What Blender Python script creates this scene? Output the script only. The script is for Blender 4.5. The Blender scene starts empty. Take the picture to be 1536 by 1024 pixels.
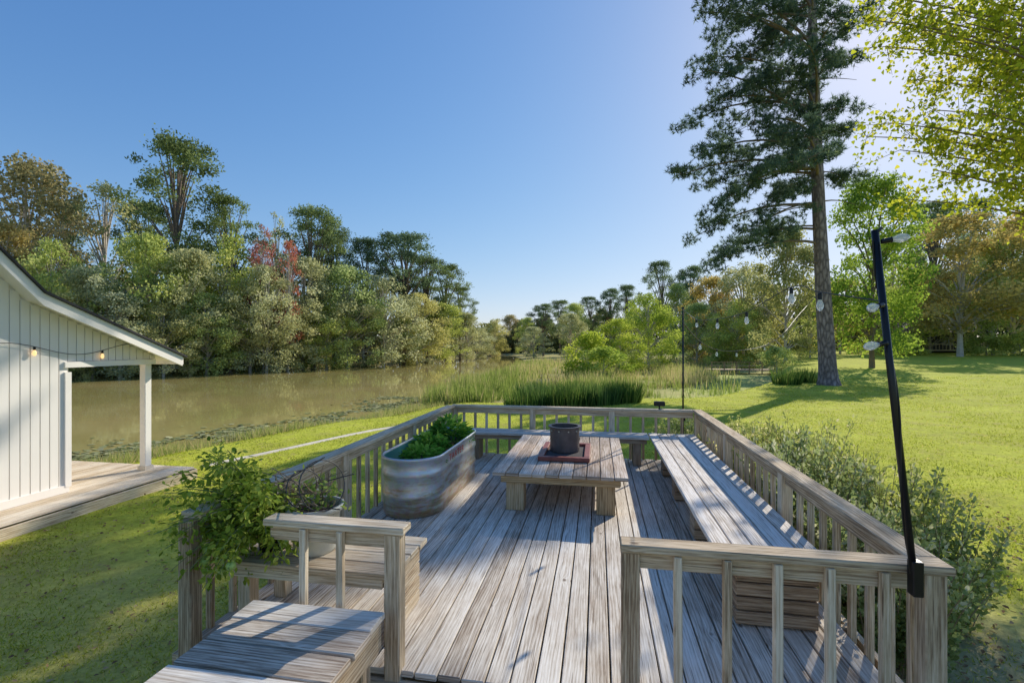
import bpy, math, random
import numpy as np
from mathutils import Vector, Matrix
random.seed(7); rng=np.random.default_rng(7)
sc=bpy.context.scene; col=sc.collection
R=math.radians
CAMH=1.85; F=721.0
def W(px,d):
    return (d*.0013656*(px-896), d*(.9846+(px-768)*.0002426))
def Zp(py,d): return CAMH-(py-517)*d/F
def P3(px,py,d):
    x,y=W(px,d); return (x,y,Zp(py,d))
def sm(t): 
    t=np.clip(t,0,1); return t*t*(3-2*t)
# ------------------------------------------------------------------ terrain
SY=[-60,0,12,17,19,24,27,31,39,63,106,153,160]
SX=[-16,-15,-14.3,-12.9,-11.2,-10.3,-10.8,-12.2,-12.0,-12.8,-17.5,-29,-30]
FY=[-60,0,40,68,90,108,143,160]
FX=[-56,-54,-52.7,-48,-44,-38,-31.5,-30]
BY=[0,20,26,35,48,61,100,150]
BX=[0,2.5,7,12,18,22,30,36]
def lawn_h(x,y):
    return -0.95+.35*sm((x+4)/6)+.017*np.maximum(0,x-14)*(x<150)+.017*136*(x>=150)+.014*np.clip(y-36,0,150)
def marsh_m(x,y):
    return sm((np.interp(y,BY,BX)-x)/2.0)*sm((y-22.5)/3.5)*(y<175)
def gh(x,y):
    x=np.asarray(x,float); y=np.asarray(y,float)
    xs=np.interp(y,SY,SX); xf=np.interp(y,FY,FX)
    t=x-xs; t2=xf-x
    m=marsh_m(x,y)
    L=lawn_h(x,y)*(1-m)+(-1.47)*m
    L=L+.03*np.sin(x*.9+1.3*np.sin(y*.35))*np.cos(y*.7)
    near=-1.66+(L+1.66)*sm(t/4.5)
    bed=-1.66-.35*np.clip(np.minimum(-t,-t2),0,4)
    far=-1.66+1.0*sm(t2/3)+.06*np.clip(t2,0,90)
    z=np.where(t>=0,near,np.where(t2>=0,far,bed))
    closed=y>=158
    z=np.where(closed,-1.2+.02*np.clip(y-158,0,200),z)
    return z
def ghs(x,y): return float(gh(x,y))
# ------------------------------------------------------------------ materials
class G:
    def __init__(s,name):
        s.m=bpy.data.materials.new(name); s.m.use_nodes=True; s.nt=s.m.node_tree; s.nt.nodes.clear()
        s.out=s.nt.nodes.new('ShaderNodeOutputMaterial')
    def n(s,t,props=None,**inp):
        nd=s.nt.nodes.new('ShaderNode'+t)
        if props:
            for k,v in props.items(): setattr(nd,k,v)
        for k,v in inp.items():
            key=int(k[1:]) if k[0]=='i' and k[1:].isdigit() else k.replace('_',' ')
            if isinstance(v,bpy.types.NodeSocket): s.nt.links.new(v,nd.inputs[key])
            else: nd.inputs[key].default_value=v
        return nd
    def math(s,op,a,b=0.0,c=None):
        kw=dict(i0=a,i1=b)
        if c is not None: kw['i2']=c
        return s.n('Math',{'operation':op},**kw).outputs[0]
    def ramp(s,fac,stops):
        nd=s.n('ValToRGB',Fac=fac); cr=nd.color_ramp
        while len(cr.elements)<len(stops): cr.elements.new(.5)
        for e,(p,c) in zip(cr.elements,stops):
            e.position=p; e.color=(c[0],c[1],c[2],1)
        return nd.outputs[0]
    def mix(s,f,a,b,bt='MIX'):
        nd=s.nt.nodes.new('ShaderNodeMix'); nd.data_type='RGBA'; nd.blend_type=bt
        for k,v in ((0,f),(6,a),(7,b)):
            if isinstance(v,bpy.types.NodeSocket): s.nt.links.new(v,nd.inputs[k])
            else: nd.inputs[k].default_value=v if k==0 else (v[0],v[1],v[2],1)
        return nd.outputs[2]
    def fin(s,sh): s.nt.links.new(sh,s.out.inputs[0]); return s.m
def wood(name,cols,knot=(.12,.075,.045),rough=.75,bump=.5,stain=None,pos=(.32,.415,.52,.64),check=.65):
    g=G(name)
    uv=g.n('UVMap').outputs[0]; sp=g.n('SeparateXYZ',i0=uv); u,v=sp.outputs[0],sp.outputs[1]
    r=g.n('Attribute',{'attribute_name':'r'}).outputs['Fac']
    def cmb(a,b,c): return g.n('CombineXYZ',i0=g.math('MULTIPLY',u,a),i1=g.math('MULTIPLY',v,b),i2=g.math('MULTIPLY',r,c)).outputs[0]
    A=g.n('TexNoise',Vector=cmb(2.4,17,31),Scale=1.,Detail=6.,Roughness=.7).outputs[0]
    B=g.n('TexNoise',Vector=cmb(5.0,190,17),Scale=1.,Detail=3.,Roughness=.7).outputs[0]
    B2=g.n('TexNoise',Vector=cmb(2.0,70,11),Scale=1.,Detail=2.,Roughness=.6).outputs[0]
    n1=g.n('TexNoise',Vector=cmb(.7,5,23),Scale=1.,Detail=1.).outputs[0]
    vor=g.n('TexVoronoi',Vector=cmb(2.0,3.4,9),Scale=1.).outputs['Distance']
    kn=g.n('MapRange',i0=vor,i1=0.0,i2=.22,i3=1.0,i4=0.0).outputs[0]
    kn2=g.math('MULTIPLY',kn,kn)
    w=g.math('ADD',g.math('MULTIPLY',v,300.0),g.math('ADD',g.math('MULTIPLY',n1,36.0),g.math('MULTIPLY',kn2,12.0)))
    ring=g.math('ADD',g.math('MULTIPLY',g.math('SINE',w),.5),.5)
    fac=g.math('ADD',g.math('ADD',g.math('MULTIPLY',A,.45),g.math('MULTIPLY',B,.50)),g.math('ADD',g.math('ADD',g.math('MULTIPLY',ring,.09),g.math('MULTIPLY',B2,.25)),g.math('MULTIPLY',g.math('SUBTRACT',r,.5),.17)))
    fac=g.math('SUBTRACT',fac,.15)
    c=g.ramp(fac,list(zip(pos,cols)))
    ck=g.n('TexNoise',Vector=cmb(2.5,90,41),Scale=1.,Detail=2.,Roughness=.5).outputs[0]
    cf=g.n('MapRange',i0=ck,i1=.32,i2=.365,i3=check,i4=0.).outputs[0]
    c=g.mix(cf,c,knot)
    if stain:
        geo=g.n('NewGeometry').outputs['Position']
        sn=g.n('TexNoise',Vector=geo,Scale=1.1,Detail=5.,Roughness=.65).outputs[0]
        sf=g.n('MapRange',i0=sn,i1=.5,i2=.66,i3=0.,i4=.42).outputs[0]
        c=g.mix(sf,c,g.mix(.75,c,stain,'MIX'))
    kf=g.n('MapRange',i0=vor,i1=.03,i2=.06,i3=.75,i4=0.).outputs[0]
    c=g.mix(kf,c,knot)
    b=g.n('Bump',Strength=bump,Distance=.004,Height=fac).outputs[0]
    p=g.n('BsdfPrincipled',Base_Color=c,Roughness=rough,Normal=b)
    p.inputs['Specular IOR Level'].default_value=.2
    return g.fin(p.outputs[0])
def plain(name,c,rough=.6,metal=0.,noise=.25,scale=6.,bump=0.,emit=None):
    g=G(name)
    co=g.n('TexCoord').outputs['Object']
    nz=g.n('TexNoise',Vector=co,Scale=scale,Detail=5.,Roughness=.6).outputs[0]
    k=g.math('ADD',g.math('MULTIPLY',nz,noise*2),1-noise)
    cc=g.mix(1.0,(c[0],c[1],c[2]),g.n('CombineXYZ',i0=k,i1=k,i2=k).outputs[0],'MULTIPLY')
    p=g.n('BsdfPrincipled',Base_Color=cc,Roughness=rough,Metallic=metal)
    if bump: g.nt.links.new(g.n('Bump',Strength=bump,Distance=.01,Height=nz).outputs[0],p.inputs['Normal'])
    if emit: p.inputs['Emission Color'].default_value=(*emit[:3],1); p.inputs['Emission Strength'].default_value=emit[3]
    return g.fin(p.outputs[0])
def foliage(name,a,b,c=None,trans=.45,objvar=.3,f=1.0):
    g=G(name)
    v=g.n('Attribute',{'attribute_name':'v'}).outputs['Fac']
    a,b=[tuple(min(.75,q*f) for q in t) for t in (a,b)]
    st=[(0,a),(.62,b)] + ([(1,tuple(min(.75,q*f) for q in c))] if c else [])
    cc=g.ramp(v,st)
    orn=g.n('ObjectInfo').outputs['Random']
    k=g.math('ADD',g.math('MULTIPLY',orn,objvar),1-objvar*.5)
    cc=g.mix(1.0,cc,g.n('CombineXYZ',i0=k,i1=g.math('ADD',g.math('MULTIPLY',k,.6),.4),i2=g.math('SUBTRACT',2.0,k)).outputs[0],'MULTIPLY')
    d=g.n('BsdfDiffuse',Color=cc); t=g.n('BsdfTranslucent',Color=cc)
    mx=g.n('MixShader',i0=trans,i1=d.outputs[0],i2=t.outputs[0])
    return g.fin(mx.outputs[0])
M={}
M['deck']=wood('weathered_deck_wood',[(.22,.17,.125),(.45,.38,.30),(.65,.585,.49),(.82,.775,.69)],stain=(.38,.26,.17))
M['rail']=wood('weathered_rail_wood',[(.23,.155,.09),(.44,.33,.21),(.62,.50,.345),(.78,.69,.53)])
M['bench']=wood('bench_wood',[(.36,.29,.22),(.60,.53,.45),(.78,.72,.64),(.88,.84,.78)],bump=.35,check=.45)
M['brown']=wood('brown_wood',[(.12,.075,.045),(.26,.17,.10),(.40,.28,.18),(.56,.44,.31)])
M['table']=wood('table_wood',[(.20,.14,.10),(.42,.32,.23),(.62,.51,.41),(.80,.72,.62)],stain=(.34,.20,.12))
M['legwood']=wood('tan_leg_wood',[(.22,.13,.06),(.42,.28,.14),(.56,.40,.22),(.70,.55,.36)])
M['newwood']=wood('pale_lumber',[(.38,.28,.17),(.56,.45,.31),(.70,.59,.45),(.78,.71,.59)])
M['white']=plain('white_paint',(.88,.83,.755),.6,noise=.05,scale=3)
M['shingle']=plain('dark_shingle',(.03,.03,.033),.85,noise=.4,scale=30)
M['black']=plain('black_metal',(.012,.012,.014),.35,.3,noise=.2)
M['iron']=plain('burnt_iron',(.13,.105,.10),.5,.4,noise=.8,scale=8,bump=.3)
M['redwood']=plain('red_stained_frame',(.26,.07,.05),.5,noise=.6,scale=12)
M['ash']=plain('ash',(.07,.06,.058),.95,noise=.6,scale=20,bump=.5)
M['soil']=plain('soil',(.10,.06,.04),.95,noise=.7,scale=25,bump=.8)
M['potwhite']=plain('white_ceramic',(.50,.50,.43),.5,noise=.45,scale=7)
M['turq']=plain('turquoise_liner',(.10,.32,.27),.45,noise=.3)
M['redpaint']=plain('red_letter_paint',(.60,.07,.04),.6)
M['wire']=plain('wire_steel',(.08,.08,.08),.45,.6)
M['cable']=plain('black_cable',(.012,.012,.012),.5)
M['bark']=plain('bark',(.19,.145,.11),.9,noise=.6,scale=4,bump=.6)
M['greybark']=plain('grey_bark',(.48,.43,.36),.9,noise=.5,scale=4,bump=.5)
M['stem']=plain('green_stem',(.18,.23,.08),.7)
M['twig']=plain('woody_twig',(.28,.20,.12),.8)
M['fruit']=plain('green_fruit',(.36,.50,.12),.3,noise=.2)
M['concrete']=plain('pale_concrete',(.66,.60,.50),.85,noise=.3,scale=5)
M['darkhouse']=plain('dark_siding',(.10,.09,.08),.8)
g=G('clear_glass'); p=g.n('BsdfPrincipled',Base_Color=(.95,.95,.95,1),Roughness=.12,IOR=1.15); p.inputs['Transmission Weight'].default_value=.55
M['glass']=g.fin(p.outputs[0])
M['warm']=plain('warm_bulb',(.8,.6,.3),.3,emit=(1,.6,.25,1.2))
g=G('galvanised_steel'); co=g.n('TexCoord').outputs['Object']
mp=g.n('Mapping',Vector=co,Scale=(3,3,16)); n1=g.n('TexNoise',Vector=mp.outputs[0],Scale=1.,Detail=6.,Roughness=.65).outputs[0]
n2=g.n('TexVoronoi',Vector=co,Scale=28.).outputs['Color']
z=g.n('SeparateXYZ',i0=co).outputs[2]
f=g.math('ADD',n1,g.n('MapRange',i0=z,i1=0.,i2=.62,i3=.12,i4=-.13).outputs[0])
c=g.ramp(f,[(.38,(.70,.71,.72)),(.52,(.60,.56,.50)),(.64,(.50,.38,.24)),(.8,(.38,.24,.12))])
c=g.mix(.12,c,n2,'OVERLAY')
p=g.n('BsdfPrincipled',Base_Color=c,Metallic=.6,Roughness=.38); M['galv']=g.fin(p.outputs[0])
g=G('pine_bark'); co=g.n('TexCoord').outputs['Object']
mp=g.n('Mapping',Vector=co,Scale=(5,5,1.6)); vo=g.n('TexVoronoi',{'feature':'DISTANCE_TO_EDGE'},Vector=mp.outputs[0],Scale=1.).outputs[0]
nz=g.n('TexNoise',Vector=co,Scale=6.,Detail=6.).outputs[0]
c=g.ramp(g.math('ADD',g.math('MULTIPLY',vo,1.1),g.math('MULTIPLY',nz,.45)),[(.15,(.075,.06,.06)),(.4,(.24,.19,.185)),(.7,(.40,.33,.32))])
b=g.n('Bump',Strength=.8,Distance=.06,Height=vo).outputs[0]
M['pinebark']=g.fin(g.n('BsdfPrincipled',Base_Color=c,Roughness=.9,Normal=b).outputs[0])
# water
g=G('lake_water'); geo=g.n('NewGeometry').outputs['Position']
mp=g.n('Mapping',Vector=geo,Scale=(1.,.8,1.)); n1=g.n('TexNoise',Vector=mp.outputs[0],Scale=2.2,Detail=3.,Roughness=.55).outputs[0]
n2=g.n('TexNoise',Vector=geo,Scale=.10,Detail=4.).outputs[0]
c=g.ramp(n2,[(.3,(.36,.32,.10)),(.7,(.56,.44,.17))])
b=g.n('Bump',Strength=.055,Distance=.04,Height=n1).outputs[0]
p=g.n('BsdfPrincipled',Base_Color=c,Roughness=.02,IOR=1.45,Normal=b); M['water']=g.fin(p.outputs[0])
# ground
g=G('ground'); geo=g.n('NewGeometry').outputs['Position']
at=g.n('Attribute',{'attribute_name':'col'}).outputs['Color']
n1=g.n('TexNoise',Vector=geo,Scale=.45,Detail=6.,Roughness=.65).outputs[0]
n2=g.n('TexNoise',Vector=geo,Scale=16.,Detail=6.,Roughness=.75).outputs[0]
n3=g.n('TexNoise',Vector=geo,Scale=1.4,Detail=6.,Roughness=.7).outputs[0]
n4=g.n('TexNoise',Vector=geo,Scale=4.5,Detail=5.,Roughness=.7).outputs[0]
k=g.math('ADD',g.math('ADD',g.math('MULTIPLY',n1,.8),g.math('MULTIPLY',n4,.9)),g.math('ADD',g.math('MULTIPLY',n2,1.5),-.58))
c=g.mix(1.0,at,g.n('CombineXYZ',i0=k,i1=k,i2=k).outputs[0],'MULTIPLY')
bf=g.n('MapRange',i0=n3,i1=.5,i2=.66,i3=0.,i4=.6).outputs[0]
c=g.mix(bf,c,g.mix(.7,c,(.42,.33,.14)))
b=g.n('Bump',Strength=.6,Distance=.04,Height=n2).outputs[0]
p=g.n('BsdfPrincipled',Base_Color=c,Roughness=.95,Normal=b); p.inputs['Specular IOR Level'].default_value=.1
M['ground']=g.fin(p.outputs[0])
T=3.3
fo=dict(
 olive=foliage('olive_leaves',(.095,.098,.04),(.195,.192,.085),(.24,.23,.13),f=T),
 olivegreen=foliage('olive_green_leaves',(.07,.09,.025),(.165,.19,.055),(.22,.24,.085),f=T),
 pine=foliage('pine_needles',(.034,.048,.022),(.078,.105,.042),(.12,.15,.06),trans=.4,f=2.8),
 autumn=foliage('autumn_leaves',(.10,.085,.03),(.185,.158,.06),(.25,.19,.08),f=3.0),
 red=foliage('red_leaves',(.14,.05,.035),(.30,.10,.07),(.34,.17,.10),f=2.0),
 green=foliage('bright_green_leaves',(.05,.10,.016),(.17,.23,.035),(.27,.33,.055),f=2.0),
 lime=foliage('lime_leaves',(.16,.22,.025),(.31,.37,.05),(.42,.44,.09),f=1.6),
 gold=foliage('golden_leaves',(.14,.135,.038),(.27,.26,.08),(.39,.36,.12),f=1.9),
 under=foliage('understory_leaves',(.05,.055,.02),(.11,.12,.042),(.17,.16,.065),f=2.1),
 maple=foliage('maple_leaves',(.24,.29,.02),(.52,.56,.045),(.74,.66,.08),trans=.6),
 nearpine=foliage('near_pine_needles',(.04,.068,.045),(.11,.155,.08),(.24,.28,.11),trans=.45,f=1.5),
 shrub=foliage('shrub_leaves',(.18,.22,.05),(.44,.50,.15),(.72,.68,.38),trans=.5),
 tomato=foliage('tomato_leaves',(.13,.20,.03),(.34,.46,.08),(.56,.62,.16),trans=.5),
 basil=foliage('basil_leaves',(.06,.18,.02),(.20,.44,.05),(.42,.60,.11),trans=.5),
 grass=foliage('grass_blades',(.26,.30,.035),(.52,.57,.07),(.66,.56,.20),trans=.6,objvar=0),
 reed=foliage('reed_blades',(.12,.19,.035),(.35,.42,.10),(.66,.52,.28),trans=.5,objvar=0),
 iris=foliage('iris_blades',(.04,.09,.025),(.13,.23,.05),(.24,.30,.09)),
 pad=foliage('pad_leaves',(.16,.19,.07),(.32,.33,.14),(.44,.42,.22),trans=.1),
 litter=foliage('litter_leaves',(.18,.11,.06),(.38,.24,.12),(.55,.42,.24),trans=.1,objvar=0),
)
# ------------------------------------------------------------------ objects
def props(o,label=None,cat=None,group=None,kind=None):
    if label: o['label']=label
    if cat: o['category']=cat
    if group: o['group']=group
    if kind: o['kind']=kind
    return o
def thing(name,label,cat,loc=(0,0,0),group=None,rz=0):
    o=bpy.data.objects.new(name,None); col.objects.link(o); o.location=loc; o.rotation_euler[2]=rz
    o.empty_display_size=.2
    return props(o,label,cat,group)
def link(name,me,parent=None,mat=None):
    o=bpy.data.objects.new(name,me); col.objects.link(o)
    if parent: o.parent=parent
    if mat:
        if len(me.materials)==0: me.materials.append(mat)
        if me.materials[0]!=mat:
            o.material_slots[0].link='OBJECT'; o.material_slots[0].material=mat
    return o
class MB:
    def __init__(s): s.v=[];s.f=[];s.uv=[];s.r=[]
    def box(s,cx,cy,cz,sx,sy,sz,ax=None,rot=None,r=None):
        r=random.random() if r is None else r
        S=(sx,sy,sz)
        if ax is None: ax=max(range(3),key=lambda i:S[i])
        b=len(s.v); c=Vector((cx,cy,cz)); loc=[]
        for i in range(8):
            q=Vector(((i&1)-.5,((i>>1)&1)-.5,((i>>2)&1)-.5)); q=Vector((q.x*sx,q.y*sy,q.z*sz)); loc.append(q.copy())
            if rot: q=rot@q
            s.v.append(tuple(q+c))
        for n,f in ((0,(0,4,6,2)),(0,(1,3,7,5)),(1,(0,1,5,4)),(1,(2,6,7,3)),(2,(0,2,3,1)),(2,(4,5,7,6))):
            s.f.append(tuple(b+i for i in f)); s.r.append(r)
            for i in f:
                q=loc[i]
                if n==ax:
                    o2=[k for k in range(3) if k!=ax]; s.uv.append((q[o2[0]]*.4+r*13,q[o2[1]]+r*7))
                else:
                    k=[k for k in range(3) if k!=ax and k!=n][0]; s.uv.append((q[ax]+r*13,q[k]+r*7))
        return s
    def tube(s,pts,rad,n=8,caps=True,r=0.5):
        pts=[Vector(p) for p in pts]
        if not hasattr(rad,'__len__'): rad=[rad]*len(pts)
        b=len(s.v); up=None; L=0
        for i,p in enumerate(pts):
            t=(pts[min(i+1,len(pts)-1)]-pts[max(i-1,0)])
            if t.length<1e-9: t=Vector((0,0,1))
            t.normalize()
            if up is None: up=t.orthogonal().normalized()
            up=(up-t*up.dot(t)); up=up.normalized() if up.length>1e-6 else t.orthogonal().normalized()
            w=t.cross(up)
            for k in range(n):
                a=2*math.pi*k/n; s.v.append(tuple(p+(up*math.cos(a)+w*math.sin(a))*rad[i]))
        for i in range(len(pts)-1):
            l=(pts[i+1]-pts[i]).length
            for k in range(n):
                k2=(k+1)%n
                s.f.append((b+i*n+k,b+i*n+k2,b+(i+1)*n+k2,b+(i+1)*n+k)); s.r.append(r)
                s.uv+= [(L,k*.05),(L,k*.05+.05),(L+l,k*.05+.05),(L+l,k*.05)]
            L+=l
        if caps:
            s.f.append(tuple(b+k for k in range(n-1,-1,-1))); s.r.append(r); s.uv+=[(0,0)]*n
            e=b+(len(pts)-1)*n
            s.f.append(tuple(e+k for k in range(n))); s.r.append(r); s.uv+=[(0,0)]*n
        return s
    def lathe(s,prof,c=(0,0,0),n=24,outline=None):
        b=len(s.v)
        for (q,z) in prof:
            for k in range(n):
                if outline: x,y=outline(k/n,q)
                else: a=2*math.pi*k/n; x,y=q*math.cos(a),q*math.sin(a)
                s.v.append((c[0]+x,c[1]+y,c[2]+z))
        for i in range(len(prof)-1):
            for k in range(n):
                k2=(k+1)%n
                s.f.append((b+i*n+k,b+i*n+k2,b+(i+1)*n+k2,b+(i+1)*n+k)); s.r.append(.5)
                s.uv+=[(i*.1,k*.1),(i*.1,k*.1+.1),(i*.1+.1,k*.1+.1),(i*.1+.1,k*.1)]
        return s
    def cap(s,idx,flip=False):
        idx=list(idx)
        if flip: idx=idx[::-1]
        s.f.append(tuple(idx)); s.r.append(.5); s.uv+=[(0,0)]*len(idx); return s
    def prism(s,poly,axis,a0,a1,r=.5):
        b=len(s.v); n=len(poly)
        for a in (a0,a1):
            for (p,q) in poly:
                s.v.append((a,p,q) if axis==0 else ((p,a,q) if axis==1 else (p,q,a)))
        fs=[tuple(b+i for i in range(n))[::-1],tuple(b+n+i for i in range(n))]
        for i in range(n): j=(i+1)%n; fs.append((b+i,b+j,b+n+j,b+n+i))
        for f in fs:
            s.f.append(f); s.r.append(r); s.uv+=[(s.v[i][1],s.v[i][2]) for i in f]
        return s
    def build(s,name,mat,parent=None,smooth=False,bevel=0,origin=None):
        me=bpy.data.meshes.new(name)
        if origin is not None:
            s.v=[(a-origin[0],b-origin[1],c-origin[2]) for a,b,c in s.v]
        me.from_pydata(s.v,[],s.f); 
        ul=me.uv_layers.new(name='UVMap'); ul.data.foreach_set('uv',np.array(s.uv,np.float32).ravel())
        a=me.attributes.new('r','FLOAT','FACE'); a.data.foreach_set('value',np.array(s.r,np.float32))
        me.materials.append(mat)
        if smooth: me.polygons.foreach_set('use_smooth',[True]*len(me.polygons))
        me.update()
        o=link(name,me,parent)
        if origin is not None and parent is None: o.location=origin
        if bevel:
            md=o.modifiers.new('bevel','BEVEL'); md.width=bevel; md.segments=1; md.limit_method='ANGLE'
        return o
TPL={'quad':(np.array([(0,0,0),(.5,.36,.0),(1,0,0),(.5,-.36,0)]),[(0,1,2,3)]),
 'leaf':(np.array([(0,0,0),(.3,.27,.07),(.7,.2,.05),(1,0,-.06),(.7,-.2,.05),(.3,-.27,.07)]),[(0,1,2,3),(0,3,4,5)]),
 'star':(np.array([(0,0,0),(.1,.45,.05),(.55,.3,.03),(1,0,-.05),(.55,-.3,.03),(.1,-.45,.05)]),[(0,1,2,3),(0,3,4,5)]),
 'needle':(np.array([(0,.06,0),(0,-.06,0),(1,0,0)]),[(0,1,2)]),
 'hex':(np.array([(math.cos(a)*.5,math.sin(a)*.5,0) for a in np.arange(6)*math.pi/3]),[(0,1,2,3),(0,3,4,5)])}
def runit(n):
    a=rng.normal(size=(n,3)); return a/np.linalg.norm(a,axis=1,keepdims=True)
def leafmesh(name,C,size,v,shape='quad',D=None,Nn=None,width=None):
    C=np.asarray(C,float); n=len(C)
    tv,tf=TPL[shape]
    if D is None: D=runit(n)
    D=D/np.linalg.norm(D,axis=1,keepdims=True)
    if Nn is None: Nn=runit(n)
    S=np.cross(Nn,D); S/= (np.linalg.norm(S,axis=1,keepdims=True)+1e-9)
    N2=np.cross(D,S)
    size=np.broadcast_to(np.asarray(size,float),(n,)); wd=size if width is None else np.broadcast_to(np.asarray(width,float),(n,))
    V=(C[:,None,:]+D[:,None,:]*(tv[None,:,0,None]*size[:,None,None])+S[:,None,:]*(tv[None,:,1,None]*wd[:,None,None])+N2[:,None,:]*(tv[None,:,2,None]*size[:,None,None])).reshape(-1,3)
    k=len(tv); fk=len(tf[0])
    Fi=(np.arange(n)[:,None,None]*k+np.array(tf)[None]).reshape(-1,fk)
    me=bpy.data.meshes.new(name)
    me.vertices.add(len(V)); me.vertices.foreach_set('co',V.astype(np.float32).ravel())
    me.loops.add(Fi.size); me.loops.foreach_set('vertex_index',Fi.astype(np.int32).ravel())
    me.polygons.add(len(Fi)); me.polygons.foreach_set('loop_start',(np.arange(len(Fi))*fk).astype(np.int32))
    me.update(calc_edges=True)
    a=me.attributes.new('v','FLOAT','POINT'); a.data.foreach_set('value',np.repeat(np.clip(v,0,1),k).astype(np.float32))
    return me
ORD=['first','second','third','fourth','fifth','sixth','seventh','eighth','ninth','tenth','eleventh','twelfth','thirteenth','fourteenth','fifteenth','sixteenth','seventeenth','eighteenth','nineteenth','twentieth']
# ------------------------------------------------------------------ ground + water
def spaced(a,b,step,lo,hi,gr=1.13):
    c=list(np.arange(a,b+1e-6,step)); x=b; s=step
    up=[]
    while x<hi: s*=gr; x+=s; up.append(x)
    x=a; s=step; dn=[]
    while x>lo: s*=gr; x-=s; dn.append(x)
    return np.array(dn[::-1]+c+up)
xs=spaced(-18,26,.4,-700,700); ys=spaced(-4,42,.4,-200,1100)
X,Y=np.meshgrid(xs,ys); Zg=gh(X,Y)
nx,ny=len(xs),len(ys)
V=np.stack([X,Y,Zg],-1).reshape(-1,3)
i=np.arange(ny-1)[:,None]*nx+np.arange(nx-1)[None]
Fc=np.stack([i,i+1,i+nx+1,i+nx],-1).reshape(-1,4)
me=bpy.data.meshes.new('ground'); me.from_pydata(V.tolist(),[],Fc.tolist())
c=np.zeros((ny*nx,4)); xx,yy=V[:,0],V[:,1]
lawn=np.array([.44,.47,.052]); marsh=np.array([.42,.38,.15]); mud=np.array([.32,.26,.14]); algae=np.array([.44,.50,.12]); mulch=np.array([.52,.40,.28]); leafy=np.array([.18,.15,.07])
m=marsh_m(xx,yy)[:,None]; cc=lawn*(1-m)+marsh*m
bd=np.interp(yy,BY,BX)-xx
al=(sm((bd+1)/3)*sm((11-bd)/5)*sm((yy-24)/8)*sm((66-yy)/8))[:,None]*(.6+.4*np.sin(xx*.8+yy*.3)*np.sin(yy*.5))[:,None]; cc=cc*(1-al)+algae*al
t=xx-np.interp(yy,SY,SX); ms=sm((2.2-np.abs(t))/2)[:,None]*.8; cc=cc*(1-ms)+mud*ms
fb=((np.interp(yy,FY,FX)-xx)>0)[:,None]; cc=np.where(fb,leafy,cc)
nd=(sm((5.0-xx)/2.0)*sm((xx-1.2)/.6)*sm((6.0-yy)/1.8))[:,None]*.7; cc=cc*(1-nd)+mulch*nd
un=(sm((xx+2.9)/.3)*sm((2.0-xx)/.3)*sm((yy)/.3)*sm((8.6-yy)/.4))[:,None]; cc=cc*(1-un)+mulch*.7*un
sh=(sm((-2.8-xx)/1)*sm((xx+9)/1)*sm((7.0-yy)/3))[:,None]*.5; cc=cc*(1-sh)+np.array([.52,.41,.17])*sh
c[:,:3]=cc; c[:,3]=1
a=me.attributes.new('col','FLOAT_COLOR','POINT'); a.data.foreach_set('color',c.astype(np.float32).ravel())
me.polygons.foreach_set('use_smooth',[True]*len(me.polygons)); me.materials.append(M['ground']); me.update()
props(link('ground',me),kind='structure')
b=MB(); b.v=[(-120,-80,-1.6),(40,-80,-1.6),(40,170,-1.6),(-120,170,-1.6)]; b.f=[(0,1,2,3)]; b.uv=[(0,0)]*4; b.r=[.5]
props(b.build('water',M['water']),kind='structure')
pp=[(-9.0,9.7),(-8.6,10.6),(-8.1,11.8),(-7.6,13.2),(-7.1,14.6),(-6.2,16.4),(-5,18)]
b=MB()
fine=[]
for (x0,y0),(x1,y1) in zip(pp,pp[1:]):
    for k in range(6): fine.append((x0+(x1-x0)*k/6,y0+(y1-y0)*k/6))
b.tube([(x,y,ghs(x,y)-.02) for x,y in fine],.07,6)
props(b.build('path',M['concrete'],smooth=True),kind='structure')
# ------------------------------------------------------------------ deck
dk=thing('wooden_deck','raised weathered plank deck carrying the benches and low table','deck',(0,0,0))
b=MB(); x=-2.53; w=.137
while x+w<1.66:
    b.box(x+w/2,5.32,-.02+random.uniform(-.0025,.0025),w-.010,5.48+random.uniform(-.015,.015),.036,1,Matrix.Rotation(random.uniform(-.010,.010),3,'Y')); x+=w
b.build('deck_board',M['deck'],dk,bevel=.004)
b=MB(); b.box(-.44,2.56,-.15,4.2,.04,.2,0); b.box(-.44,8.09,-.15,4.2,.04,.2,0); b.box(-2.56,5.3,-.15,.04,5.5,.2,1); b.box(1.68,5.3,-.15,.04,5.5,.2,1)
for k in range(10): b.box(-.44,3.1+k*.5,-.14,4.2,.04,.18,0)
b.build('rim_joist',M['rail'],dk)
for (x,y) in ((-2.4,5.3),(1.5,5.3),(-.4,5.3),(-.4,8),(-2.4,8),(1.5,8)):
    b=MB(); z0=ghs(x,y)-.1; b.box(x,y,(z0-.05)/2,.12,.12,-z0-.05,2); b.build('support_post',M['rail'],dk)
ld=thing('entry_landing','lower plank landing in front of the deck opening','landing')
b=MB(); y=2.53
while y>-1.2:
    b.box(-.0,y-.07,-.075,2.3,.134,.036,0); y-=.14
b.build('landing_board',M['table'],ld,bevel=.003)
for x in (-1.12,1.12):
    b=MB(); b.box(x,.7,-.2,.04,3.6,.2,1); b.build('rim_joist',M['rail'],ld)
st=thing('step_platform','raised plank platform left of the entry landing','platform')
b=MB(); y=2.50; k=0
while y>.3:
    wv=.19
    b.box(-1.555+random.uniform(-.012,.012),y-wv/2,.352+random.uniform(-.004,.004),.81,wv-.012,.036,0,Matrix.Rotation(random.uniform(-.012,.012),3,'Z')); y-=wv
b.build('platform_board',M['deck'],st,bevel=.005)
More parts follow.
